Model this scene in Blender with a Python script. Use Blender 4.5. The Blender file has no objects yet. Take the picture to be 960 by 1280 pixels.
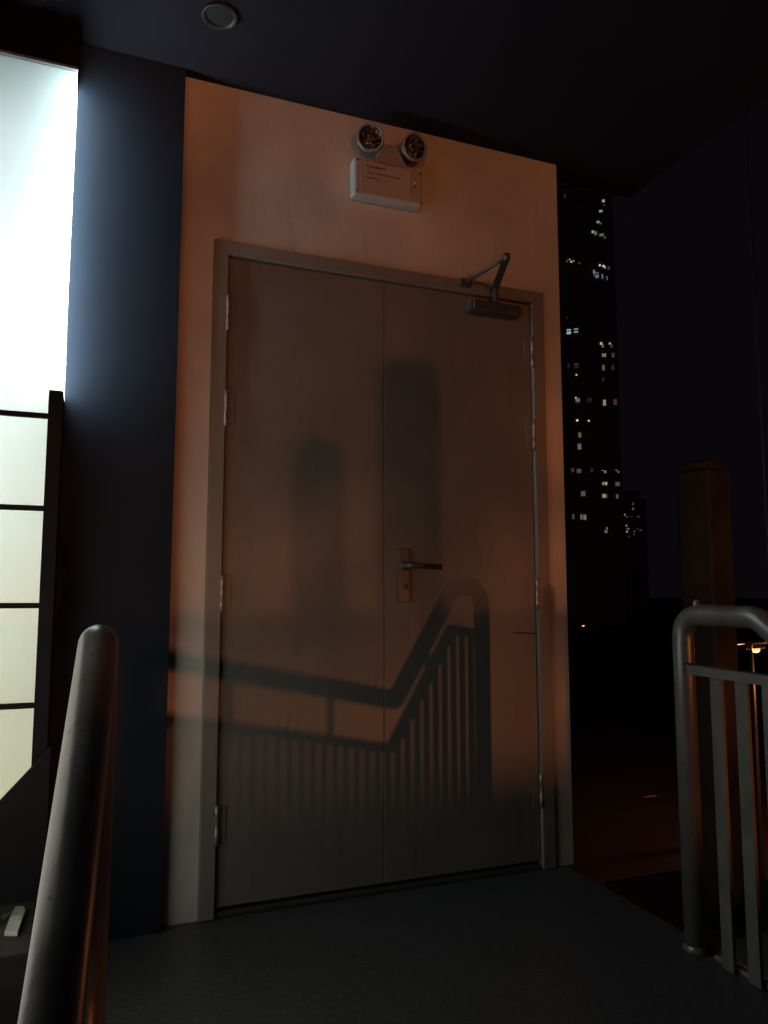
import bpy, bmesh, math, random
from mathutils import Vector, Matrix
random.seed(7)
R = math.radians
scene = bpy.context.scene
col = scene.collection

# ------------------------------------------------------------------ camera
cam_d = bpy.data.cameras.new('camera')
cam = bpy.data.objects.new('camera', cam_d)
col.objects.link(cam)
cam.location = (0.0, -2.52, 1.0)
cam.rotation_euler = (R(90 + 6.1), 0, R(-21.4))
cam_d.sensor_fit = 'VERTICAL'
cam_d.sensor_height = 36.0
cam_d.lens = 961.0 / 1280.0 * 36.0
cam_d.clip_start = 0.05
cam_d.clip_end = 5000
scene.camera = cam

# ------------------------------------------------------------------ night sky
SKY_GLOW = (0.0030, 0.0022, 0.0034, 1)       # light-polluted city night sky, even all round
w = bpy.data.worlds.new('World')
scene.world = w
w.use_nodes = True
wn = w.node_tree
wn.nodes.clear()
sky = wn.nodes.new('ShaderNodeTexSky')
sky.sky_type = 'NISHITA'
sky.sun_disc = False
sky.sun_elevation = R(-6)
sky.sun_rotation = R(200)
bg1 = wn.nodes.new('ShaderNodeBackground')
bg1.inputs[1].default_value = 0.0003
bg2 = wn.nodes.new('ShaderNodeBackground')
bg2.inputs[0].default_value = SKY_GLOW
bg2.inputs[1].default_value = 1.0
addn = wn.nodes.new('ShaderNodeAddShader')
wo = wn.nodes.new('ShaderNodeOutputWorld')
wn.links.new(sky.outputs[0], bg1.inputs[0])
wn.links.new(bg1.outputs[0], addn.inputs[0])
wn.links.new(bg2.outputs[0], addn.inputs[1])
wn.links.new(addn.outputs[0], wo.inputs[0])

# ------------------------------------------------------------------ exposure
vs = scene.view_settings
vs.view_transform = 'Standard'
vs.look = 'None'
vs.exposure = 0.0
vs.gamma = 1.0
vs.use_curve_mapping = False
scene.cycles.use_denoising = True
scene.cycles.max_bounces = 8
scene.cycles.sample_clamp_indirect = 4.0

SODIUM = (1.0, 0.30, 0.105)
ROAD_LAMP = 4100.0          # the lamp whose light carries the railing's shadow
FAR_LAMP = 2850.0
LEFT_LAMP = 1750.0
TUBE_POWER = 50.0
FILL_WINDOW_GLOW = 1.08

# ------------------------------------------------------------------ materials
MATS = {}
def mat(name, color, rough=0.6, metal=0.0, noise=None, bump=None, emit=None, coat=0.0, speck=None, streak=None, spec=0.5):
    """noise=(scale, amount, detail): brightness mottle; bump=(scale, strength); speck=(scale, threshold, colour)"""
    if name in MATS:
        return MATS[name]
    m = bpy.data.materials.new(name)
    m.use_nodes = True
    nt = m.node_tree
    b = nt.nodes['Principled BSDF']
    b.inputs['Base Color'].default_value = (*color, 1)
    b.inputs['Roughness'].default_value = rough
    b.inputs['Metallic'].default_value = metal
    b.inputs['Coat Weight'].default_value = coat
    b.inputs['Specular IOR Level'].default_value = spec
    tc = nt.nodes.new('ShaderNodeTexCoord')
    last = None
    if noise:
        n = nt.nodes.new('ShaderNodeTexNoise')
        n.inputs['Scale'].default_value = noise[0]
        n.inputs['Detail'].default_value = noise[2] if len(noise) > 2 else 6
        n.inputs['Roughness'].default_value = 0.65
        nt.links.new(tc.outputs['Object'], n.inputs['Vector'])
        r = nt.nodes.new('ShaderNodeValToRGB')
        a = noise[1]
        r.color_ramp.elements[0].position = 0.3
        r.color_ramp.elements[1].position = 0.72
        r.color_ramp.elements[0].color = (*[c * (1 - a) for c in color], 1)
        r.color_ramp.elements[1].color = (*[min(1, c * (1 + a * 0.6)) for c in color], 1)
        nt.links.new(n.outputs['Fac'], r.inputs[0])
        last = r.outputs[0]
        rr = nt.nodes.new('ShaderNodeMapRange')
        rr.inputs['To Min'].default_value = max(0.05, rough - 0.12)
        rr.inputs['To Max'].default_value = min(1, rough + 0.12)
        nt.links.new(n.outputs['Fac'], rr.inputs['Value'])
        nt.links.new(rr.outputs[0], b.inputs['Roughness'])
    if streak and last:
        mp = nt.nodes.new('ShaderNodeMapping'); mp.inputs['Scale'].default_value = streak[0]
        nt.links.new(tc.outputs['Object'], mp.inputs['Vector'])
        sn = nt.nodes.new('ShaderNodeTexNoise'); sn.inputs['Scale'].default_value = 1.0; sn.inputs['Detail'].default_value = 9; sn.inputs['Roughness'].default_value = 0.7
        nt.links.new(mp.outputs[0], sn.inputs['Vector'])
        sr = nt.nodes.new('ShaderNodeMapRange'); sr.inputs['From Min'].default_value = streak[1]; sr.inputs['From Max'].default_value = streak[1] + 0.12
        sr.inputs['To Max'].default_value = streak[2]
        nt.links.new(sn.outputs['Fac'], sr.inputs['Value'])
        sm = nt.nodes.new('ShaderNodeMix'); sm.data_type = 'RGBA'
        nt.links.new(sr.outputs[0], sm.inputs[0]); nt.links.new(last, sm.inputs[6])
        sm.inputs[7].default_value = (*[c * 0.55 for c in color], 1)
        last = sm.outputs[2]
    if speck:
        v = nt.nodes.new('ShaderNodeTexVoronoi')
        v.inputs['Scale'].default_value = speck[0]
        nt.links.new(tc.outputs['Object'], v.inputs['Vector'])
        r2 = nt.nodes.new('ShaderNodeValToRGB')
        r2.color_ramp.elements[0].position = speck[1]
        r2.color_ramp.elements[0].color = (1, 1, 1, 1)
        r2.color_ramp.elements[1].position = speck[1] + 0.08
        r2.color_ramp.elements[1].color = (0, 0, 0, 1)
        nt.links.new(v.outputs['Distance'], r2.inputs[0])
        mx = nt.nodes.new('ShaderNodeMix')
        mx.data_type = 'RGBA'
        nt.links.new(r2.outputs[0], mx.inputs[0])
        if last:
            nt.links.new(last, mx.inputs[6])
        else:
            mx.inputs[6].default_value = (*color, 1)
        mx.inputs[7].default_value = (*speck[2], 1)
        last = mx.outputs[2]
    if last:
        nt.links.new(last, b.inputs['Base Color'])
    if bump:
        n2 = nt.nodes.new('ShaderNodeTexNoise')
        n2.inputs['Scale'].default_value = bump[0]
        n2.inputs['Detail'].default_value = 8
        nt.links.new(tc.outputs['Object'], n2.inputs['Vector'])
        bp = nt.nodes.new('ShaderNodeBump')
        bp.inputs['Strength'].default_value = bump[1]
        bp.inputs['Distance'].default_value = 0.004
        nt.links.new(n2.outputs['Fac'], bp.inputs['Height'])
        nt.links.new(bp.outputs[0], b.inputs['Normal'])
    if emit:
        b.inputs['Emission Color'].default_value = (*emit[0], 1)
        b.inputs['Emission Strength'].default_value = emit[1]
    MATS[name] = m
    return m

def frosted(name, color):
    m = bpy.data.materials.new(name)
    m.use_nodes = True
    nt = m.node_tree
    nt.nodes.clear()
    o = nt.nodes.new('ShaderNodeOutputMaterial')
    t = nt.nodes.new('ShaderNodeBsdfTranslucent')
    t.inputs[0].default_value = (*color, 1)
    g = nt.nodes.new('ShaderNodeBsdfGlossy')
    g.inputs['Roughness'].default_value = 0.25
    mx = nt.nodes.new('ShaderNodeMixShader')
    mx.inputs[0].default_value = 0.05
    nt.links.new(t.outputs[0], mx.inputs[1])
    nt.links.new(g.outputs[0], mx.inputs[2])
    nt.links.new(mx.outputs[0], o.inputs[0])
    return m

M_PLASTER = mat('painted_plaster', (0.66, 0.62, 0.57), 0.75, noise=(3.2, 0.16), bump=(55, 0.18), streak=((9, 9, 1.6), 0.56, 0.35))
M_DOOR = mat('grey_door_paint', (0.205, 0.195, 0.18), 0.5, noise=(2.6, 0.16), bump=(30, 0.10), streak=((16, 16, 3.0), 0.57, 0.55))
M_FRAME = mat('grey_frame_paint', (0.25, 0.24, 0.225), 0.5, noise=(3.5, 0.14), bump=(40, 0.05))
M_STEEL = mat('brushed_steel', (0.12, 0.12, 0.118), 0.4, 0.4, noise=(18, 0.15))
M_DARKSTEEL = mat('dark_closer_metal', (0.10, 0.10, 0.105), 0.45, 0.4)
M_GALV = mat('galvanised_tube', (0.27, 0.268, 0.26), 0.36, 0.45, noise=(14, 0.30), bump=(70, 0.12), speck=(34, 0.07, (0.16, 0.15, 0.14)))
M_BAR = mat('galvanised_flat_bar', (0.20, 0.195, 0.185), 0.5, 0.35, noise=(12, 0.3), bump=(60, 0.1))
M_CLAD = mat('dark_cladding', (0.018, 0.024, 0.037), 0.8, spec=0.15, noise=(2.0, 0.2), bump=(40, 0.06))
M_CEIL = mat('dark_soffit_paint', (0.027, 0.023, 0.031), 0.9, spec=0.1, noise=(2.5, 0.2), bump=(50, 0.15))
M_FLOOR = mat('speckled_dark_granite', (0.070, 0.071, 0.074), 0.42, noise=(60, 0.55, 10), bump=(120, 0.15), speck=(150, 0.16, (0.17, 0.17, 0.17)))
M_CONC = mat('weathered_concrete', (0.20, 0.185, 0.17), 0.85, noise=(4, 0.3), bump=(30, 0.4))
M_PILLAR = mat('pillar_render', (0.06, 0.058, 0.055), 0.85, spec=0.2, noise=(5, 0.25), bump=(40, 0.3))
M_PLASTIC = mat('white_plastic', (0.46, 0.44, 0.41), 0.4, noise=(6, 0.08))
M_BLACK = mat('black_rubber', (0.02, 0.02, 0.02), 0.6)
M_INK = mat('faded_ink', (0.08, 0.07, 0.07), 0.7)
M_REFL = mat('chrome_reflector', (0.8, 0.79, 0.77), 0.08, 1.0)
M_LED = mat('red_indicator', (0.3, 0.02, 0.01), 0.4, emit=((1.0, 0.12, 0.03), 0.22))
M_WHITE = mat('white_wall_paint', (0.82, 0.84, 0.82), 0.8, noise=(3, 0.05))
M_CREAM = mat('cream_floor_tile', (0.78, 0.68, 0.36), 0.5, noise=(3, 0.1))
M_TUBE = mat('lit_tube', (0.9, 0.9, 0.9), 0.4, emit=((0.95, 1.0, 0.97), 6.0))
M_GLASS = frosted('frosted_glass', (0.89, 0.93, 0.925))
M_HALOGLOW = mat('halo_glow_glass', (0.4, 0.42, 0.42), 0.4, emit=((0.74, 0.94, 1.0), 18.0))
M_FILLGLOW = mat('fill_glow_glass', (0.4, 0.42, 0.40), 0.4, emit=((1.0, 0.98, 0.84), FILL_WINDOW_GLOW))
M_HINGE = mat('hinge_steel', (0.42, 0.41, 0.40), 0.42, 0.6, noise=(20, 0.15))
M_ALU = mat('aluminium_trim', (0.5, 0.52, 0.52), 0.4, 0.8, noise=(12, 0.15))
M_DARKFRAME = mat('dark_window_frame', (0.014, 0.016, 0.019), 0.8, 0.0, spec=0.15, noise=(9, 0.2))
M_ASPHALT = mat('asphalt', (0.03, 0.03, 0.032), 0.85, noise=(0.6, 0.3), bump=(8, 0.4))
M_PAINT = mat('road_paint', (0.75, 0.75, 0.73), 0.7, noise=(6, 0.25))
M_POLE = mat('lamp_pole_paint', (0.16, 0.17, 0.17), 0.5, 0.5, noise=(8, 0.2))
M_LENS = mat('sodium_lens', (0.9, 0.6, 0.3), 0.3, emit=((1.0, 0.42, 0.09), 2.6))
M_TOWER = mat('tower_concrete', (0.28, 0.27, 0.30), 0.9, spec=0.1, noise=(0.08, 0.2))
M_TILE = mat('pale_tile', (0.62, 0.64, 0.58), 0.5, noise=(20, 0.25), bump=(40, 0.3))
M_LEAF = mat('green_leaf', (0.06, 0.13, 0.04), 0.5, noise=(30, 0.3))
M_SOIL = mat('dark_planter', (0.035, 0.032, 0.03), 0.9, noise=(10, 0.4), bump=(30, 0.6))

# ------------------------------------------------------------------ mesh helpers
def link(name, bm, m, parent=None, smooth=False):
    me = bpy.data.meshes.new(name)
    bm.normal_update()
    bm.to_mesh(me)
    bm.free()
    if m:
        me.materials.append(m)
    if smooth:
        for p in me.polygons:
            p.use_smooth = True
    o = bpy.data.objects.new(name, me)
    col.objects.link(o)
    if parent:
        o.parent = parent
        o.matrix_parent_inverse = parent.matrix_world.inverted() if False else Matrix.Identity(4)
    return o

def tag(o, label=None, cat=None, group=None, kind=None):
    if label: o['label'] = label
    if cat: o['category'] = cat
    if group: o['group'] = group
    if kind: o['kind'] = kind
    return o

def thing(name, loc, label, cat, group=None, rz=0.0):
    o = bpy.data.objects.new(name, None)
    col.objects.link(o)
    o.location = loc
    o.rotation_euler = (0, 0, rz)
    o.empty_display_size = 0.1
    return tag(o, label, cat, group)

def boxbm(x0, x1, y0, y1, z0, z1, bev=0.0, bm=None):
    own = bm is None
    if own: bm = bmesh.new()
    vs_ = [bm.verts.new(p) for p in ((x0,y0,z0),(x1,y0,z0),(x1,y1,z0),(x0,y1,z0),(x0,y0,z1),(x1,y0,z1),(x1,y1,z1),(x0,y1,z1))]
    for f in ((0,3,2,1),(4,5,6,7),(0,1,5,4),(1,2,6,5),(2,3,7,6),(3,0,4,7)):
        bm.faces.new([vs_[i] for i in f])
    if bev and own:
        bmesh.ops.bevel(bm, geom=bm.edges[:], offset=bev, segments=2, affect='EDGES', profile=0.5)
    return bm

def box(name, b, m, parent=None, bev=0.0, off=(0,0,0)):
    """b in world coordinates; off = parent's location"""
    ox, oy, oz = off
    return link(name, boxbm(b[0]-ox, b[1]-ox, b[2]-oy, b[3]-oy, b[4]-oz, b[5]-oz, bev), m, parent)

def polybm(pts, axis, a0, a1, bev=0.0):
    """extrude polygon; axis 'y': pts are (x,z); axis 'x': pts are (y,z)"""
    bm = bmesh.new()
    def P(p, a):
        return (p[0], a, p[1]) if axis == 'y' else (a, p[0], p[1]) if axis == 'x' else (p[0], p[1], a)
    A = [bm.verts.new(P(p, a0)) for p in pts]
    B = [bm.verts.new(P(p, a1)) for p in pts]
    n = len(pts)
    bm.faces.new(A[::-1]); bm.faces.new(B)
    for i in range(n):
        bm.faces.new((A[i], A[(i+1) % n], B[(i+1) % n], B[i]))
    bmesh.ops.recalc_face_normals(bm, faces=bm.faces[:])
    if bev:
        bmesh.ops.bevel(bm, geom=bm.edges[:], offset=bev, segments=2, affect='EDGES', profile=0.5)
    return bm

def round_path(pts, rad, seg=7):
    pts = [Vector(p) for p in pts]
    out = [pts[0]]
    for i in range(1, len(pts) - 1):
        p, a, b = pts[i], pts[i-1], pts[i+1]
        da, db = (a - p), (b - p)
        ang = da.angle(db)
        if math.pi - ang < 0.02:
            out.append(p); continue
        t = min(rad / math.tan(ang / 2), da.length * 0.48, db.length * 0.48)
        s, e = p + da.normalized() * t, p + db.normalized() * t
        for k in range(seg + 1):
            q = k / seg
            out.append(s * (1-q)**2 + p * 2*q*(1-q) + e * q**2)
    out.append(pts[-1])
    return out

def tubebm(pts, rad, n=16, cap=True, bm=None):
    if bm is None: bm = bmesh.new()
    pts = [Vector(p) for p in pts]
    rads = rad if isinstance(rad, (list, tuple)) else [rad] * len(pts)
    rings = []
    t0 = (pts[1] - pts[0]).normalized()
    ref = Vector((1, 0, 0)) if abs(t0.x) < 0.8 else Vector((0, 0, 1))
    nrm = (ref - t0 * ref.dot(t0)).normalized()
    for i, p in enumerate(pts):
        if i == 0: t = t0
        elif i == len(pts) - 1: t = (pts[i] - pts[i-1]).normalized()
        else: t = ((pts[i+1] - p).normalized() + (p - pts[i-1]).normalized()).normalized()
        nrm = (nrm - t * nrm.dot(t)).normalized()
        bn = t.cross(nrm)
        rings.append([bm.verts.new(p + (nrm * math.cos(2*math.pi*k/n) + bn * math.sin(2*math.pi*k/n)) * rads[i]) for k in range(n)])
    for a, b in zip(rings[:-1], rings[1:]):
        for k in range(n):
            bm.faces.new((a[k], a[(k+1) % n], b[(k+1) % n], b[k]))
    if cap:
        bm.faces.new(rings[0][::-1]); bm.faces.new(rings[-1])
    bmesh.ops.recalc_face_normals(bm, faces=bm.faces[:])
    return bm

def lathebm(prof, n=24, axis=Vector((0, 0, 1)), origin=Vector((0, 0, 0))):
    """prof: list of (radius, height along axis)"""
    bm = bmesh.new()
    q = Vector((0, 0, 1)).rotation_difference(axis)
    rings = []
    for r, h in prof:
        if r < 1e-6:
            rings.append([bm.verts.new(origin + q @ Vector((0, 0, h)))])
        else:
            rings.append([bm.verts.new(origin + q @ Vector((r*math.cos(2*math.pi*k/n), r*math.sin(2*math.pi*k/n), h))) for k in range(n)])
    for a, b in zip(rings[:-1], rings[1:]):
        for k in range(n):
            k2 = (k+1) % n
            if len(a) == 1 and len(b) == 1: continue
            if len(a) == 1: bm.faces.new((a[0], b[k2], b[k]))
            elif len(b) == 1: bm.faces.new((a[k], a[k2], b[0]))
            else: bm.faces.new((a[k], a[k2], b[k2], b[k]))
    bmesh.ops.recalc_face_normals(bm, faces=bm.faces[:])
    return bm

def shift(o, v):
    o.data.transform(Matrix.Translation(Vector(v)))
    return o

# =================================================================== SETTING
GROUND_Z = -8.5
o = box('ground', (-1500, 1500, -1500, 1500, GROUND_Z - 0.5, GROUND_Z), M_ASPHALT); tag(o, kind='structure')

# upper landing (a slab), steps, lower landing
o = box('landing_floor', (-0.06, 1.715, -1.10, 0.30, -0.35, 0.0), M_FLOOR, bev=0.006); tag(o, kind='structure')
o = box('lower_landing_floor', (-0.36, 1.715, -3.6, -1.50, -0.75, -0.396), M_FLOOR, bev=0.006); tag(o, kind='structure')
o = box('terrace_floor', (-3.2, 1.715, -6.0, -3.602, -0.75, -0.396), M_FLOOR, bev=0.006); tag(o, kind='structure')
st = tag(bpy.data.objects.new('stairs', None), kind='structure'); col.objects.link(st)
for k in (1, 2):
    box('step', (-0.20, 1.713, -1.10 - 0.20*k, -1.102 - 0.20*(k-1), -0.70, -0.132*k), M_FLOOR, st, bev=0.006)
o = box('soffit', (-1.6, 2.2, -2.2, 0.115, 2.752, 3.1), M_CEIL); tag(o, kind='structure')
# walkway slab beyond the guard, well to the right, carrying pillars and parapet
o = box('walkway_floor', (2.45, 3.2, -9.0, 0.75, -0.75, -0.40), M_CONC); tag(o, kind='structure')

# =================================================================== DOOR WALL
WX0, WX1, WZ = 0.262, 1.745, 2.75
FX0, FX1, FZ = 0.371, 1.664, 2.190        # outer edge of door frame
bm = bmesh.new()
DW = thing('plaster_wall', (0, 0, 0), 'off-white plastered wall around the grey double door', 'wall')
pts = [(WX0, 0.001), (FX0, 0.001), (FX0, FZ), (FX1, FZ), (FX1, 0.001), (WX1, 0.001), (WX1, WZ), (WX0, WZ)]
link('plaster_face', polybm(pts, 'y', 0.0, 0.22, 0.0), M_PLASTER, DW)
box('side_return', (WX1 - 0.2, WX1 - 0.002, 0.222, 3.0, -0.35, WZ), M_PLASTER, DW)

# =================================================================== DOUBLE DOOR
D = thing('double_door', (1.0, 0.0, 0.0), 'closed grey steel double door in a grey frame set in the plastered wall', 'door')
off = (1.0, 0, 0)
def dpart(name, bm, m=M_DOOR, parent=D, smooth=False):
    ob = link(name, bm, m, parent, smooth)
    ob.data.transform(Matrix.Translation(Vector((-off[0], -off[1], -off[2]))))
    return ob
LX0, LX1, LZ0, LZ1, SEAM = 0.424, 1.606, 0.030, 2.137, 0.990
# frame: jambs and head with rebate
frame = dpart('door_frame', polybm([(FX0+0.001, 0.002), (LX0-0.003, 0.002), (LX0-0.003, LZ1+0.003), (LX1+0.003, LZ1+0.003), (LX1+0.003, 0.002), (FX1-0.001, 0.002), (FX1-0.001, FZ-0.001), (FX0+0.001, FZ-0.001)], 'y', -0.012, 0.10, 0.003), M_FRAME)
dpart('frame_stop', polybm([(LX0-0.002, 0.002), (LX0+0.02, 0.002), (LX0+0.02, LZ1-0.02), (LX1-0.02, LZ1-0.02), (LX1-0.02, 0.002), (LX1+0.002, 0.002), (LX1+0.002, LZ1+0.002), (LX0-0.002, LZ1+0.002)], 'y', 0.058, 0.098), M_FRAME, frame)
dpart('threshold', boxbm(LX0, LX1, 0.0, 0.095, 0.002, 0.018, 0.003), M_DARKSTEEL)
leafL = dpart('door_leaf', boxbm(LX0, SEAM-0.0006, 0.004, 0.052, LZ0, LZ1, 0.0025))
leafR = dpart('door_leaf', boxbm(SEAM+0.0006, LX1, 0.004, 0.052, LZ0, LZ1, 0.0025))
# bar's cast shadow drawn as a thin black strip on the right leaf
bar_shadow = dpart('shadow_strip', polybm([(1.492, 0.858), (1.53, 0.853), (1.558, 0.851), (1.604, 0.849), (1.604, 0.854), (1.56, 0.857), (1.53, 0.859)], 'y', 0.0022, 0.0041), M_BLACK, leafR)
# hinges: barrel with two thin leaves, four per side
for side, hx in ((0, LX0 - 0.0015), (1, LX1 + 0.0015)):
    for zc in (1.940, 1.612, 1.004, 0.281):
        h = dpart('hinge', tubebm([(hx, -0.008, zc-0.060), (hx, -0.008, zc-0.021), (hx, -0.008, zc-0.020), (hx, -0.008, zc+0.020), (hx, -0.008, zc+0.021), (hx, -0.008, zc+0.060)], [0.0075, 0.0075, 0.0065, 0.0065, 0.0075, 0.0075], 10), M_HINGE, D, True)
        s = 1 if side == 0 else -1
        dpart('hinge_plate', boxbm(min(hx + s*0.004, hx + s*0.030), max(hx + s*0.004, hx + s*0.030), 0.0005, 0.0038, zc-0.056, zc+0.056, 0.0008), M_DOOR, h)
# lever handle
hp = dpart('handle', boxbm(1.040, 1.083, -0.008, 0.0038, 0.972, 1.160, 0.003), M_STEEL)
lv = round_path([(1.062, -0.006, 1.099), (1.062, -0.058, 1.099), (1.182, -0.058, 1.095)], 0.016, 6)
dpart('lever', tubebm(lv, 0.0095, 12), M_STEEL, hp, True)
dpart('rosette', lathebm([(0.0, 0.006), (0.016, 0.006), (0.018, 0.003), (0.018, 0.0)], 20, Vector((0, -1, 0)), Vector((1.062, -0.0082, 1.099))), M_STEEL, hp, True)
dpart('lock_cylinder', lathebm([(0.0, 0.009), (0.0085, 0.009), (0.0095, 0.006), (0.0095, 0.0)], 18, Vector((0, -1, 0)), Vector((1.062, -0.0082, 1.026))), M_DARKSTEEL, hp, True)
# door closer
cb = dpart('door_closer', boxbm(1.326, 1.536, -0.055, 0.0036, 2.060, 2.103, 0.007), M_DARKSTEEL)
dpart('closer_end_cap', boxbm(1.316, 1.3255, -0.051, 0.002, 2.063, 2.100, 0.003), M_STEEL, cb)
dpart('spindle', lathebm([(0.012, 0.0), (0.012, 0.05), (0.008, 0.066), (0, 0.066)], 14, Vector((0, 0, 1)), Vector((1.432, -0.034, 2.103))), M_DARKSTEEL, cb, True)
def armbm(a, b, wd, th):
    a, b = Vector(a), Vector(b)
    d = (b - a).normalized(); s = Vector((0, 0, 1)).cross(d).normalized() * wd/2; u = Vector((0, 0, th/2))
    bm = bmesh.new()
    v = [bm.verts.new(p) for p in (a-s-u, a+s-u, b+s*0.8-u, b-s*0.8-u, a-s+u, a+s+u, b+s*0.8+u, b-s*0.8+u)]
    for f in ((0,3,2,1),(4,5,6,7),(0,1,5,4),(1,2,6,5),(2,3,7,6),(3,0,4,7)): bm.faces.new([v[i] for i in f])
    bmesh.ops.bevel(bm, geom=bm.edges[:], offset=0.002, segments=1, affect='EDGES')
    return bm
ELB = (1.345, -0.266, 2.176)
arm = dpart('closer_arm', armbm((1.432, -0.030, 2.166), (1.343, -0.274, 2.176), 0.030, 0.009), M_DARKSTEEL, cb)
dpart('forearm', tubebm([ELB, (1.309, -0.024, 2.172)], 0.0065, 10), M_DARKSTEEL, cb, True)
dpart('arm_joint', lathebm([(0, -0.012), (0.012, -0.012), (0.012, 0.012), (0, 0.012)], 14, Vector((0, 0, 1)), Vector(ELB)), M_STEEL, cb, True)
dpart('arm_shoe', boxbm(1.284, 1.334, -0.034, -0.0125, 2.158, 2.186, 0.003), M_DARKSTEEL, cb)

# =================================================================== EMERGENCY LIGHT
EL = thing('emergency_light', (0.989, 0.0, 2.422), 'white twin-spot emergency light unit mounted high above the door', 'emergency light')
eo = Vector((1.007, 0, 2.45))
def epart(name, bm, m, parent=EL, smooth=False):
    ob = link(name, bm, m, parent, smooth)
    ob.data.transform(Matrix.Translation(-eo))
    return ob
case = epart('casing', boxbm(0.868, 1.140, -0.056, -0.001, 2.450, 2.590, 0.010), M_PLASTIC)
epart('cover_plate', boxbm(0.892, 1.086, -0.0605, -0.0585, 2.464, 2.578, 0.0), mat('cover_print_plastic', (0.50, 0.48, 0.45), 0.35), case)
epart('bracket', polybm([(0.945, 2.591), (1.08, 2.591), (1.05, 2.645), (1.035, 2.668), (0.985, 2.668), (0.972, 2.645)], 'y', -0.050, -0.004, 0.004), mat('bracket_plastic', (0.34, 0.33, 0.36), 0.5), EL)
# faded, unreadable print: rows of small marks
for zc, x0, x1, hh in ((2.560, 0.915, 0.985, 0.008), (2.537, 0.918, 1.046, 0.005), (2.517, 0.910, 0.965, 0.005)):
    bm = bmesh.new(); x = x0
    while x < x1:
        wv = random.uniform(0.004, 0.011)
        boxbm(x, min(x + wv, x1 + 0.002), -0.0614, -0.0606, zc - hh*random.uniform(0.35, 0.55), zc + hh*random.uniform(0.35, 0.55), 0, bm)
        x += wv + random.uniform(0.002, 0.004)
    epart('printed_line', bm, M_INK, case)
for sx_, sz_ in ((0.880, 2.460), (1.131, 2.460), (0.880, 2.577), (1.129, 2.577)):
    epart('screw', lathebm([(0.004, 0), (0.004, 0.0015), (0, 0.002)], 10, Vector((0, -1, 0)), Vector((sx_, -0.0582, sz_))), M_DARKSTEEL, case)
epart('status_recess', boxbm(1.093, 1.119, -0.0592, -0.0572, 2.490, 2.575, 0.0), mat('status_strip', (0.44, 0.42, 0.40), 0.4), case)
for zc, mm in ((2.552, M_BLACK), (2.535, M_LED), (2.518, M_BLACK)):
    epart('indicator', lathebm([(0.0035, 0), (0.0035, 0.002), (0.002, 0.0035), (0, 0.004)], 10, Vector((0, -1, 0)), Vector((1.105, -0.0593, zc))), mm, case, True)
for cx, cz, aim in ((0.931, 2.672, Vector((-0.16, -1, -0.22))), (1.094, 2.676, Vector((0.10, -1, -0.24)))):
    aim.normalize()
    org = Vector((cx, -0.032, cz)) 
    hd = epart('spot_head', lathebm([(0, -0.022), (0.022, -0.020), (0.036, -0.004), (0.046, 0.022), (0.047, 0.044), (0.044, 0.048), (0.042, 0.044)], 28, aim, org), mat('spot_cup_plastic', (0.26, 0.25, 0.24), 0.45), EL, True)
    epart('reflector', lathebm([(0.0415, 0.042), (0.036, 0.022), (0.026, 0.006), (0.012, -0.004), (0.0, -0.006)], 14, aim, org), M_REFL, hd)
    epart('bulb', lathebm([(0.006, -0.004), (0.006, 0.018), (0.003, 0.025), (0, 0.026)], 10, aim, org), M_REFL, hd, True)
    epart('lens_ring', lathebm([(0.0475, 0.040), (0.050, 0.042), (0.050, 0.048), (0.0455, 0.050), (0.0430, 0.046)], 28, aim, org), MATS['spot_cup_plastic'], hd, True)
    epart('swivel', tubebm([org - aim*0.018, Vector((1.007 + (0.018 if cx > 1 else -0.018), -0.03, 2.650))], 0.010, 10), M_PLASTIC, hd, True)

# =================================================================== CLADDING + LIT WINDOW (left)
CL = thing('dark_wall_panel', (0.09, 0.2, 0), 'tall dark cladding between the lit window and the plastered wall', 'wall')
link('panel_face', boxbm(-0.0695, WX0-0.003, -0.040, 0.30, -0.35, 2.75), M_CLAD, CL).location = (-0.09, -0.2, 0)

W = thing('lit_window', (-0.4, -0.11, 0.0), 'tall glowing frosted window with thin bars at the left edge', 'window')
wo_ = Vector((-0.4, -0.11, 0.0))
def wpart(name, bm, m, parent=W):
    ob = link(name, bm, m, parent)
    ob.data.transform(Matrix.Translation(-wo_))
    return ob
GX0, GX1, GXS, GY = -0.42, -0.0730, -0.1090, -0.12
BARS = [1.513, 1.244, 0.968, 0.692, 0.417]
wpart('pane', boxbm(GX0, GX1, GY, GY + 0.004, 1.519, 2.596), M_GLASS)
wpart('halo_pane', boxbm(GX1 - 0.004, GX1, GY + 0.0045, -0.030, 1.590, 2.596), M_HALOGLOW)  # glowing strip added to throw the window's lens halo onto the cladding
for a, b in zip(BARS[1:], BARS[:-1]):
    wpart('pane', boxbm(GX0, GXS + 0.02, GY, GY + 0.004, a + 0.006, b - 0.002), M_GLASS)
for z in BARS:
    wpart('glazing_bar', boxbm(GX0, GXS - 0.0005, GY - 0.014, GY - 0.0005, z - 0.0075, z + 0.0075, 0.001), M_DARKFRAME)
wpart('corner_post', boxbm(GXS, -0.0700, GY - 0.024, GY - 0.0006, -0.2, 1.588, 0.002), M_DARKFRAME)
wpart('corner_side', boxbm(GX1 - 0.02, -0.0705, GY + 0.005, 0.029, -0.2, 1.588, 0.001), M_DARKFRAME)
wpart('head_trim', boxbm(GX0, GX1 + 0.002, GY - 0.012, GY + 0.003, 2.597, 2.605), M_ALU)
wpart('head_box', boxbm(GX0, -0.0710, GY - 0.004, 0.029, 2.606, 2.750), mat('black_head_paint', (0.008, 0.009, 0.012), 0.9, spec=0.1, noise=(4, 0.2)))
wpart('left_post', boxbm(GX0 - 0.05, GX0 - 0.001, GY - 0.024, GY + 0.02, -0.2, 2.75, 0.002), M_DARKFRAME)
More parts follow.
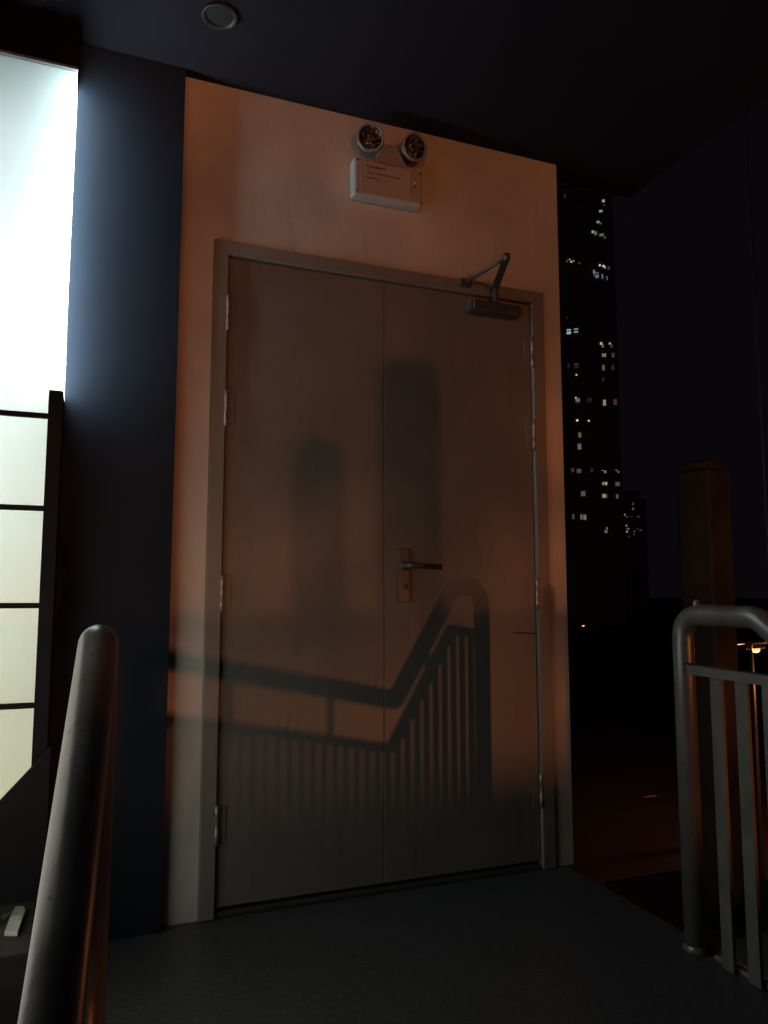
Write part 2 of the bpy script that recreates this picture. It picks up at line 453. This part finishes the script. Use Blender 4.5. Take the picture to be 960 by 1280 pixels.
# sloping dark stringer in front of the foot of the window
SP = thing('sloping_panel', (-0.4, -0.16, 0), 'dark sloping panel across the foot of the lit window', 'panel')
link('panel_sheet', polybm([(-0.060, 0.583), (-0.42, 0.187), (-0.42, -0.75), (-0.060, -0.75)], 'y', -0.175, -0.1455, 0.002), M_DARKFRAME, SP).location = (0.4, 0.16, 0)
# room behind the glass
o = bpy.data.objects.new('room_interior', None); col.objects.link(o); tag(o, kind='structure')
box('room_wall', (GX0 - 0.06, -0.055, 1.00, 1.06, 1.15, 2.78), M_WHITE, o)
box('room_dado', (GX0 - 0.06, -0.055, 0.985, 1.06, 0.1, 1.149), M_CREAM, o)
box('room_wall', (GX0 - 0.12, GX0 - 0.061, -0.098, 1.06, 1.15, 2.78), M_WHITE, o)
box('room_dado', (GX0 - 0.12, GX0 - 0.050, -0.098, 1.06, 0.1, 1.149), M_CREAM, o)
box('room_wall', (-0.054, -0.02, 0.302, 1.06, 0.1, 2.78), M_WHITE, o)
box('room_ceiling', (GX0 - 0.06, -0.055, 0.12, 0.998, 2.752, 2.80), M_WHITE, o)
box('room_floor', (GX0 - 0.05, -0.075, -0.11, 0.984, 0.10, 0.16), M_CREAM, o)
TL = thing('tube_light', (-0.27, 0.33, 1.97), 'white tube light under a reflector glowing behind the frosted window', 'tube light')
link('tube', tubebm([(-0.10, 0, 0), (0.15, 0, 0)], 0.014, 12), M_TUBE, TL, True)
link('end_cap', tubebm([(-0.125, 0, 0), (-0.101, 0, 0)], 0.018, 12), M_ALU, TL, True)
link('end_cap', tubebm([(0.151, 0, 0), (0.175, 0, 0)], 0.018, 12), M_ALU, TL, True)
link('reflector_housing', polybm([(-0.078, 0.045), (0.078, 0.045), (0.078, 0.055), (0.05, 0.10), (-0.05, 0.10), (-0.078, 0.055)], 'x', -0.13, 0.18), M_WHITE, TL)
for lx in (-0.06, 0.10):
    ld = bpy.data.lights.new('tube_light_source', 'POINT'); ld.energy = TUBE_POWER; ld.color = (0.98, 1.0, 0.985); ld.shadow_soft_size = 0.012
    lo = bpy.data.objects.new('tube_light_source', ld); col.objects.link(lo); lo.parent = TL; lo.location = (lx, -0.03, -0.012)

# unseen glowing window added left of the view to light the lower wall
SW = thing('fill_window', (-0.45, -0.75, 0.0), 'frosted window added out of view left of the handrail as fill light', 'window')
def spart(name, b, m):
    return box(name, b, m, SW, 0, (-0.45, -0.75, 0.0))
SB = [0.20, 0.48, 0.76, 1.04, 1.30]
for a, b in zip(SB[:-1], SB[1:]):
    spart('pane', (-0.454, -0.450, -1.34, -0.30, a + 0.006, b - 0.002), M_FILLGLOW)
for z in SB:
    spart('glazing_bar', (-0.4495, -0.436, -1.34, -0.30, z - 0.0075, z + 0.0075), M_DARKFRAME)
spart('corner_post', (-0.47, -0.43, -0.298, -0.25, -0.2, 1.36), M_DARKFRAME)
spart('corner_post', (-0.47, -0.43, -1.39, -1.342, -0.2, 1.36), M_DARKFRAME)
spart('sill_panel', (-0.47, -0.44, -1.34, -0.30, -0.2, 0.19), M_DARKFRAME)

# planter ledge at the foot of the window with a broken tile and a leaf
PL = thing('planter_ledge', (-0.4, -0.3, 0), 'low dark ledge under the lit window left of the landing', 'ledge')
link('ledge_block', boxbm(-0.42, -0.078, -0.50, -0.178, -0.75, 0.187, 0.004), M_SOIL, PL).location = (0.4, 0.3, 0)
TI = thing('broken_tile', (-0.12, -0.32, 0.188), 'small pale broken tile lying on the dark ledge at lower left', 'tile')
def tpart(name, bm, m):
    ob = link(name, bm, m, TI); ob.data.transform(Matrix.Translation((0.12, 0.32, -0.188))); return ob
tpart('tile_piece', polybm([(-0.139, -0.394), (-0.109, -0.406), (-0.103, -0.305), (-0.133, -0.292)], 'z', 0.189, 0.199, 0.0015), M_TILE)
tpart('tile_piece', polybm([(-0.1328, -0.288), (-0.1027, -0.301), (-0.100, -0.262), (-0.108, -0.238), (-0.127, -0.232)], 'z', 0.189, 0.198, 0.0015), mat('mossy_tile', (0.36, 0.46, 0.27), 0.6, noise=(30, 0.3)))
LF = thing('leaf_sprig', (-0.155, -0.30, 0.188), 'tiny green sprig beside the broken tile on the ledge', 'plant')
for k, (a, l) in enumerate(((0.3, 0.05), (1.3, 0.04), (2.3, 0.045), (4.6, 0.035))):
    bm = bmesh.new()
    d = Vector((math.cos(a)*0.6, math.sin(a)*0.6, 0.6)); s = Vector((-math.sin(a), math.cos(a), 0))*0.007
    v = [bm.verts.new(p) for p in (Vector((0,0,0)), d*l*0.5 + s, d*l - Vector((0,0,0.008)), d*l*0.5 - s)]
    bm.faces.new(v)
    bmesh.ops.solidify(bm, geom=bm.faces[:], thickness=0.0008)
    link('leaf', bm, M_LEAF, LF)

# =================================================================== CEILING DOWNLIGHT
DL = thing('ceiling_downlight', (0.326, -0.321, 2.752), 'unlit round recessed downlight in the dark soffit', 'downlight')
link('trim_ring', lathebm([(0.052, -0.001), (0.055, -0.007), (0.050, -0.009), (0.042, -0.006), (0.040, -0.001)], 32), mat('downlight_ring', (0.035, 0.030, 0.028), 0.5, 0.0), DL, True)
link('inner_cup', lathebm([(0.0400, -0.0015), (0.030, -0.003), (0.0, -0.0035)], 28), M_BLACK, DL, True)

# =================================================================== STAIR GUARDS
def guard(label, gx, path, mid, rz, group):
    """path: list of (y,z) for the top rail starting at the post foot; mid: list of (y,z)"""
    G = thing('stair_guard', (gx, path[0][0], 0), label, 'railing', group, rz)
    go = Vector((gx, path[0][0], 0))
    def gp(name, bm, m, smooth=False, parent=G):
        ob = link(name, bm, m, parent, smooth); ob.data.transform(Matrix.Translation(-go)); return ob
    P = [(gx, y, z) for y, z in path]
    gp('handrail', tubebm(round_path(P, 0.075, 8), 0.0300, 24), M_GALV, True)
    # flat lower rail
    def flat(pts, h, t):
        bm = bmesh.new(); prev = None
        for y, z in pts:
            ring = [bm.verts.new((gx+dx, y, z+dz)) for dx, dz in ((-t/2,-h/2),(t/2,-h/2),(t/2,h/2),(-t/2,h/2))]
            if prev:
                for k in range(4): bm.faces.new((prev[k], prev[(k+1)%4], ring[(k+1)%4], ring[k]))
            else: bm.faces.new(ring[::-1])
            prev = ring
        bm.faces.new(prev)
        bmesh.ops.recalc_face_normals(bm, faces=bm.faces[:])
        return bm
    gp('lower_rail', flat(mid, 0.026, 0.036), M_BAR)
    def zmid(y):
        for (y0, z0), (y1, z1) in zip(mid[:-1], mid[1:]):
            if y1 <= y <= y0: return z0 + (z1-z0)*(y-y0)/(y1-y0)
        return mid[-1][1]
    def floor(y):
        return 0.0 if y > -1.10 else -0.132 if y > -1.30 else -0.264 if y > -1.50 else -0.396
    gp('weld_collar', lathebm([(0.0302, 0.0), (0.034, 0.004), (0.034, 0.012), (0.0302, 0.02)], 20, Vector((0, 0, 1)), Vector((gx, path[0][0], floor(path[0][0]) + 0.001))), M_GALV, True)
    gp('rail_stub', lathebm([(0.011, -0.012), (0.011, 0.008), (0.007, 0.014), (0, 0.015)], 12, Vector((0, 0, 1)), Vector((gx, path[1][0] - 0.06, path[1][1] + 0.030))), M_GALV, True) if rz == 0 else None
    ye = path[-1][0]
    y = path[0][0] - 0.122
    while y > ye + 0.06:
        zt = zmid(y) - 0.012; zb = floor(y) + 0.001
        if not any(abs(y - e) < 0.021 for e in (-1.10, -1.30, -1.50)):
            gp('baluster', boxbm(gx-0.006, gx+0.006, y-0.020, y+0.020, zb, zt, 0.0015), M_BAR)
        else:
            zb = floor(y + 0.03) + 0.001
            gp('baluster', boxbm(gx-0.006, gx+0.006, y-0.020, y+0.020, zb, zt, 0.0015), M_BAR)
        y -= 0.088
    # struts joining lower rail and handrail
    for ys in (path[2][0] - 0.28, (path[3][0] - 0.55), path[3][0] - 1.3):
        zt = None
        for (y0, z0), (y1, z1) in zip(path[1:-1], path[2:]):
            if y1 <= ys <= y0: zt = z0 + (z1-z0)*(ys-y0)/(y1-y0)
        if zt: gp('strut', tubebm([(gx, ys, zmid(ys)+0.0125), (gx, ys, zt-0.028)], 0.010, 10), M_BAR, True)
    # thin bottom edge strip on the landing
    gp('bottom_strip', boxbm(gx+0.012, gx+0.040, -1.095, path[0][0]-0.055, 0.001, 0.012, 0.002), M_ALU)
    return G

RGX = 1.650
guard('grey tubular stair railing at the right edge of the landing', RGX,
      [(-0.715, 0.001), (-0.715, 0.940), (-0.985, 0.940), (-1.560, 0.505), (-3.48, 0.505), (-3.48, -0.395)],
      [(-0.742, 0.785), (-1.03, 0.780), (-1.600, 0.350), (-3.452, 0.350)], 0, 'stair railings')
guard('thick grey tubular handrail rising at lower left in front of the lit window', 0.030,
      [(-1.195, -0.131), (-1.195, 0.922), (-1.215, 0.922), (-1.740, 0.552), (-3.40, 0.552), (-3.40, -0.395)],
      [(-1.222, 0.775), (-1.25, 0.765), (-1.780, 0.392), (-3.372, 0.392)], R(-4.8), 'stair railings')

# =================================================================== PILLARS AND PARAPET ON THE WALKWAY
def pillar(x, y, top, wd, label):
    Pl = thing('square_pillar', (x, y, -0.398), label, 'pillar', 'pillars on the walkway', R(12))
    h = top + 0.398
    bm = boxbm(-wd/2, wd/2, -wd/2, wd/2, 0, h - 0.05, 0.012)
    link('shaft', bm, M_PILLAR, Pl)
    link('cap', boxbm(-wd/2+0.004, wd/2-0.004, -wd/2+0.004, wd/2-0.004, h-0.049, h, 0.028), M_PILLAR, Pl)
    return Pl
pillar(2.61, 0.17, 1.60, 0.165, 'dark square pillar standing beyond the right-hand railing')
pillar(1.12, -4.75, 1.40, 0.19, 'taller square pillar rising from the parapet behind the viewer')
pillar(0.83, -4.75, 1.125, 0.145, 'shorter square pillar rising from the parapet behind the viewer')
BP = thing('lamp_block_parapet', (-0.7, -4.9, -0.395), 'low concrete parapet added behind the viewer to block the rear lamps low down', 'wall')  # unseen parapet added to keep the rear lamps off the lower door
link('parapet_block', boxbm(-2.3, 2.4, -0.06, 0.04, 0.001, 0.955, 0.008), M_CONC, BP)
link('coping', boxbm(-2.3, 2.4, -0.08, 0.06, 0.956, 0.995, 0.006), M_CONC, BP)
CB = thing('steel_cable', (2.0, -0.717, 1.0), 'thin vertical steel cable hanging at the right edge', 'cable')
link('wire', tubebm([(0, 0, -1.5), (0, 0, 1.75)], 0.0025, 8), M_BLACK, CB, True)

# =================================================================== STREET LAMPS
def street_lamp(x, y, hz, label, power, rz, lens=0.14, soft=0.14):
    S = thing('street_lamp', (x, y, GROUND_Z), label, 'street lamp', 'sodium street lamps', rz)
    h = hz - GROUND_Z
    link('pole', tubebm([(0, 0, 0), (0, 0, h*0.5), (0, 0, h + 0.1)], [0.10, 0.08, 0.055], 14), M_POLE, S, True)
    link('pole_base', lathebm([(0.22, 0), (0.22, 0.03), (0.14, 0.06), (0.12, 0.5), (0.10, 0.55)], 16), M_POLE, S, True)
    link('arm', tubebm(round_path([(0, 0, h + 0.05), (0, 0, h + 0.35), (1.1, 0, h + 0.42)], 0.25, 6), 0.035, 10), M_POLE, S, True)
    hd = link('lamp_head', polybm([(1.05, h + 0.16), (1.85, h + 0.20), (1.80, h + 0.40), (1.45, h + 0.48), (1.05, h + 0.46)], 'y', -0.15, 0.15, 0.03), M_POLE, S)
    bm = bmesh.new()
    bmesh.ops.create_uvsphere(bm, u_segments=18, v_segments=10, radius=1.0)
    bmesh.ops.transform(bm, matrix=Matrix.Translation((1.45, 0, h + 0.13)) @ Matrix.Diagonal((lens*1.4, lens*0.85, lens*0.8, 1)), verts=bm.verts[:])
    link('lens', bm, M_LENS, S, True)
    if power:
        l = bpy.data.lights.new('street_lamp_source', 'POINT'); l.energy = power; l.color = SODIUM; l.shadow_soft_size = soft
        lo = bpy.data.objects.new('street_lamp_source', l); col.objects.link(lo); lo.parent = S; lo.location = (1.45, 0, h - 0.17)
    return S
# lamp down the road behind the viewer throws the railing's shadow on the door
street_lamp(11.3 - 1.45, -26.0, -1.50 + 0.17, 'sodium street lamp behind the viewer on the right of the road', ROAD_LAMP, 0)
street_lamp(1.3 - 1.45, -32.0, -1.2 + 0.17, 'sodium street lamp straight behind the viewer', FAR_LAMP, 0, soft=0.18)
street_lamp(-10.0 - 1.45, -28.0, -1.2 + 0.17, 'sodium street lamp behind the viewer on the left', LEFT_LAMP, 0, soft=0.32)
# lamps seen low at the right, beyond the railing
t = 31.0
street_lamp(0.820*t - 1.45, -2.52 + 0.767*t, 1.0 - 0.072*t - 0.13, 'small orange street lamp glowing through the right-hand railing', 280.0, 0)
t = 24.0
street_lamp(0.8395*t - 0.2, -2.52 + 0.760*t + 0.6, 1.0 - 0.074*t - 0.13, 'orange street lamp at the right edge of the picture', 170.0, R(-30))
t = 130.0
street_lamp(0.601*t, -2.52 + 0.849*t, 1.0 - 0.042*t, 'tiny far orange street lamp just right of the plastered wall', 0, 0, 0.16)

# unseen house added so its roof cuts the road lamp low on the door
NH = thing('lamp_block_house', (5.2, -11.4, GROUND_Z), 'flat-roofed house added behind the viewer to cut off the road lamp low down', 'house')
HH = -0.53 - GROUND_Z
link('wall', boxbm(-2.4, 1.9, -0.9, 0.9, 0, HH - 0.25), M_CONC, NH)
rf = link('roof', boxbm(-2.5, 2.0, -1.0, 1.0, HH - 0.249, HH, 0.02), M_CONC, NH)
for fx in (-1.6, -0.2, 1.2):
    for fz in (1.2, 4.4):
        wn_ = link('window', boxbm(fx - 0.45, fx + 0.45, 0.901, 0.94, fz, fz + 1.3, 0.01), M_DARKFRAME, NH)
        link('pane', boxbm(fx - 0.39, fx + 0.39, 0.941, 0.946, fz + 0.06, fz + 1.24), mat('dark_pane', (0.03, 0.035, 0.04), 0.1), wn_)

# unseen tree added between road lamp and terrace to shade the upper door
def lamp_block_tree(x, y, cz, rad, label):
    T = thing('lamp_block_tree', (x, y, GROUND_Z), label, 'tree')
    rng = random.Random(11)
    h = cz - GROUND_Z
    link('trunk', tubebm([(0, 0, 0), (0.1, 0.05, h*0.4), (0.0, 0.1, h*0.75), (0.05, 0, h)], [0.22, 0.17, 0.13, 0.06], 12), mat('bark', (0.09, 0.07, 0.05), 0.9, noise=(6, 0.4), bump=(20, 0.8)), T, True)
    bm = bmesh.new()
    for k in range(7):
        a = k*0.9; L = rad*0.8
        tubebm([(0, 0.05, h*0.88), (math.cos(a)*L*0.5, math.sin(a)*L*0.5, h*0.97), (math.cos(a)*L, math.sin(a)*L, h + 0.5*math.sin(k))], [0.07, 0.045, 0.015], 7, True, bm)
    link('limbs', bm, MATS['bark'], T, True)
    bm = bmesh.new()
    clumps = []
    while len(clumps) < 120:
        v = Vector((rng.uniform(-1, 1), rng.uniform(-1, 1), rng.uniform(-1, 1)))
        if 0.35 < v.length < 1: clumps.append(Vector((v.x*rad, v.y*rad, v.z*rad*0.72)))
    for c in clumps:
        for k in range(75):
            p = c + Vector((rng.gauss(0, 0.27), rng.gauss(0, 0.27), rng.gauss(0, 0.2))) + Vector((0, 0, h))
            wx = p.x + x                       # underside cut to shape the lamp light on the door, lower towards the house
            low = -0.16*math.exp(-((wx - 6.56)/0.10)**2) + (0.03 if wx > 6.36 else 0.03 - (6.36 - wx)*2.6 + 0.0) - 0.33 + rng.gauss(0, 0.07) - GROUND_Z
            if p.z < low: continue
            n = Vector((rng.gauss(0, 1), rng.gauss(0, 1), rng.gauss(0, 1) + 0.6)).normalized()
            t1 = n.orthogonal().normalized(); t2 = n.cross(t1); l = rng.uniform(0.09, 0.16)
            bm.faces.new([bm.verts.new(q) for q in (p - t1*l, p + t2*l*0.45, p + t1*l, p - t2*l*0.45)])
    link('crown', bm, M_LEAF, T)
    return T
lamp_block_tree(7.75, -13.6, 1.5, 3.1, 'leafy tree added behind the viewer to screen the road lamp from the upper door')

# a strip of road paint far below
o = box('road_marking', (25.05, 25.75, 27.75, 27.93, GROUND_Z + 0.004, GROUND_Z + 0.008), M_PAINT)
tag(o, 'short white painted dash on the dark road far below', 'road marking')

# =================================================================== FAR TOWERS
FPX = 961.0; PIT = R(6.1); YAW = R(21.4)
def ray(px, py):
    a = (px - 480)/FPX; b = -(py - 640)/FPX
    fw = math.cos(PIT) - b*math.sin(PIT); up = b*math.cos(PIT) + math.sin(PIT)
    return Vector((a*math.cos(YAW) + fw*math.sin(YAW), -a*math.sin(YAW) + fw*math.cos(YAW), up))
def wmat(name, colr, s):
    return mat('lit_window_' + name, (0.2, 0.2, 0.2), 0.4, emit=(colr, s))
COLS = {'w': (0.95, 0.97, 0.86), 'y': (1.0, 0.86, 0.55), 'c': (0.62, 0.95, 1.0), 'o': (1.0, 0.62, 0.36), 'g': (0.72, 0.78, 0.85), 'r': (1.0, 0.42, 0.40)}
def tower(name, label, pc, dist, wid, dep, top_px, floors, lits, crown=None):
    """facade square to the line of sight; the lit windows sit in its storeys"""
    d = ray(pc, 640); dh = Vector((d.x, d.y, 0)).normalized()
    C0 = Vector(cam.location); C0.z = 0
    base = C0 + dh*dist
    rz = math.atan2(dh.y, dh.x) - math.pi/2
    T = thing(name, (base.x, base.y, GROUND_Z), label, 'building', None, rz)
    ht = 1.0 + ray(pc, top_px).z / Vector((ray(pc, top_px).x, ray(pc, top_px).y)).length * dist - GROUND_Z
    xa = Vector((dh.y, -dh.x, 0))
    link('facade', boxbm(-wid/2, wid/2, 0, dep, 0, ht), M_TOWER, T)
    bm = bmesh.new()
    for k in range(1, floors):
        z = ht*k/floors
        boxbm(-wid/2 - 0.25, wid/2 + 0.25, -0.35, -0.01, z - 0.15, z + 0.15, 0, bm)
    tag(link('floor_band', bm, M_TOWER, T), kind='stuff')
    link('roof_block', boxbm(-wid*0.3, wid*0.3, dep*0.2, dep*0.8, ht + 0.01, ht + 4), M_TOWER, T)
    for px, py, wpx, hpx, c, s in lits:
        r = ray(px, py)
        k = dist / (r.x*dh.x + r.y*dh.y)
        p = Vector(cam.location) + r*k
        lx = (p - base).dot(xa); lz = p.z - GROUND_Z
        hw = wpx*dist/FPX/2; hh = hpx*dist/FPX/2
        win = link('window', boxbm(lx-hw, lx+hw, -0.10, -0.004, lz-hh, lz+hh), wmat(c + str(s), COLS[c], s), T)
    return T
LT = [(706, 245, 2, 6, 'g', .02), (708.7, 326, 1.8, 1.8, 'w', .7), (712, 325, 1.8, 1.8, 'w', .6), (714.2, 327.3, 1.8, 1.8, 'w', .6), (717, 325.6, 1.8, 1.8, 'w', .5), (724, 329, 4, 2, 'y', .03),
      (711, 414.6, 5, 6, 'c', .45), (720, 413.3, 5, 5.5, 'c', .25), (709, 397, 2, 3, 'r', .02), (710.6, 457.5, 2, 5, 'g', .03), (720.5, 457, 5, 6, 'g', .03),
      (720.5, 468.6, 1.6, 1.6, 'w', .7), (722.2, 501, 5, 6, 'y', .13), (719.8, 497.3, 1.6, 1.6, 'w', .6), (737, 500.6, 5, 6, 'y', .015),
      (721.5, 525.5, 2.2, 2, 'w', .9), (736, 526, 1.8, 1.8, 'w', .7), (724.7, 543.7, 3.5, 6, 'o', .13), (724.3, 558.3, 4, 7, 'g', .14),
      (715.7, 587.7, 3.5, 5, 'r', .05), (723.7, 588.7, 5, 5, 'g', .08), (739.7, 587.7, 3, 5, 'o', .02), (729, 617, 5, 6, 'g', .09), (716.6, 645.8, 2.5, 6, 'y', .06), (726.8, 646.2, 2.4, 6, 'y', .12), (731, 646.6, 3.2, 6, 'y', .16)]
RT = [(754.2, 251.2, 3, 3.4, 'w', .3), (755, 257, 3, 2, 'y', .05), (751, 264, 4, 2.4, 'w', .28), (747.5, 277.6, 3.4, 2.4, 'y', .3), (750.5, 279.5, 2, 2, 'y', .1), (741, 289.5, 2.6, 4, 'w', .3), (744.6, 291.5, 3, 4.6, 'g', .15), (752, 293.6, 5, 3, 'y', .13), (756, 297, 3, 4, 'g', .05),
      (749.8, 331.7, 2, 1.8, 'w', .8), (754.3, 332.6, 2.6, 2.2, 'w', .6), (756.2, 334.4, 2, 1.8, 'w', .4), (761, 335, 2.4, 4, 'g', .05), (742.6, 341, 2, 7, 'g', .25), (746.2, 344, 4.2, 7, 'g', .17), (753, 345, 1.4, 7, 'g', .2), (758.8, 347.7, 1.6, 5, 'g', .1),
      (751.4, 429.4, 2.4, 3, 'w', .45), (753.4, 432.4, 2, 4, 'y', .15), (762.3, 429.5, 2.2, 2, 'w', .35), (764.5, 432.5, 2, 4, 'g', .06), (753.6, 443.3, 1.5, 5.4, 'o', .3), (756.4, 443.3, 1.5, 5.4, 'y', .3), (766.4, 444, 3.5, 5.4, 'o', .05),
      (754.3, 459.4, 3, 7, 'o', .12), (766, 459.4, 2.5, 6, 'g', .03), (754, 474.5, 2, 5, 'g', .02), (755.6, 503.4, 3.2, 7, 'y', .25), (769, 502.5, 4, 7, 'o', .045), (741, 517, 3, 3, 'g', .015),
      (753.5, 587.5, 2.4, 1.6, 'w', .35), (756.6, 589.8, 2.4, 2.6, 'g', .22), (770.5, 587.6, 2.2, 1.4, 'g', .16), (773, 590, 2.4, 1.6, 'g', .16), (754.2, 604, 2.8, 4, 'y', .2), (757.6, 604, 2.6, 4.4, 'y', .34), (771.9, 605, 5, 4.6, 'g', .09),
      (755, 619.6, 4, 5, 'y', .25), (758, 620, 1.6, 4, 'o', .12), (771.5, 620.5, 2.6, 5, 'y', .09), (757.5, 663.6, 3, 5, 'g', .13), (758.8, 661, 1.5, 3, 'w', .25)]
FT = [(781, 643.4, 1.5, 1.5, 'w', .25), (783.3, 645.5, 1.5, 1.5, 'g', .2), (791.2, 630, 1.8, 2.4, 'g', .08), (791.3, 636, 1.8, 2.4, 'g', .12), (797.8, 645.6, 2.6, 2, 'g', .06), (789, 645.5, 4, 1.4, 'g', .03),
      (775.3, 665.5, 2.6, 4.2, 'g', .08), (775.6, 658, 2.4, 1.5, 'g', .06), (783, 657, 1.8, 1.8, 'w', .2), (785.2, 661, 3, 1.6, 'w', .12), (783.7, 664.6, 1.7, 1.7, 'w', .35), (793, 664.6, 2.2, 1.6, 'g', .08), (800.6, 662.7, 2.6, 1.6, 'g', .06), (796.5, 661, 1.4, 1.4, 'g', .05), (792.5, 668, 2, 1.4, 'g', .05), (786, 670.5, 1.4, 1.4, 'g', .06)]
tower('apartment_tower', 'dark far apartment tower with scattered lit windows nearest the plastered wall', 723, 230.0, 10.4, 16, 238, 36, LT)
tower('apartment_tower', 'dark far apartment tower with a slanting row of lights near its top', 758, 236.0, 9.4, 16, 244, 37, RT)
tower('apartment_block', 'dark lower far apartment block with a cluster of tiny lights', 790, 330.0, 11.0, 14, 624, 14, FT)
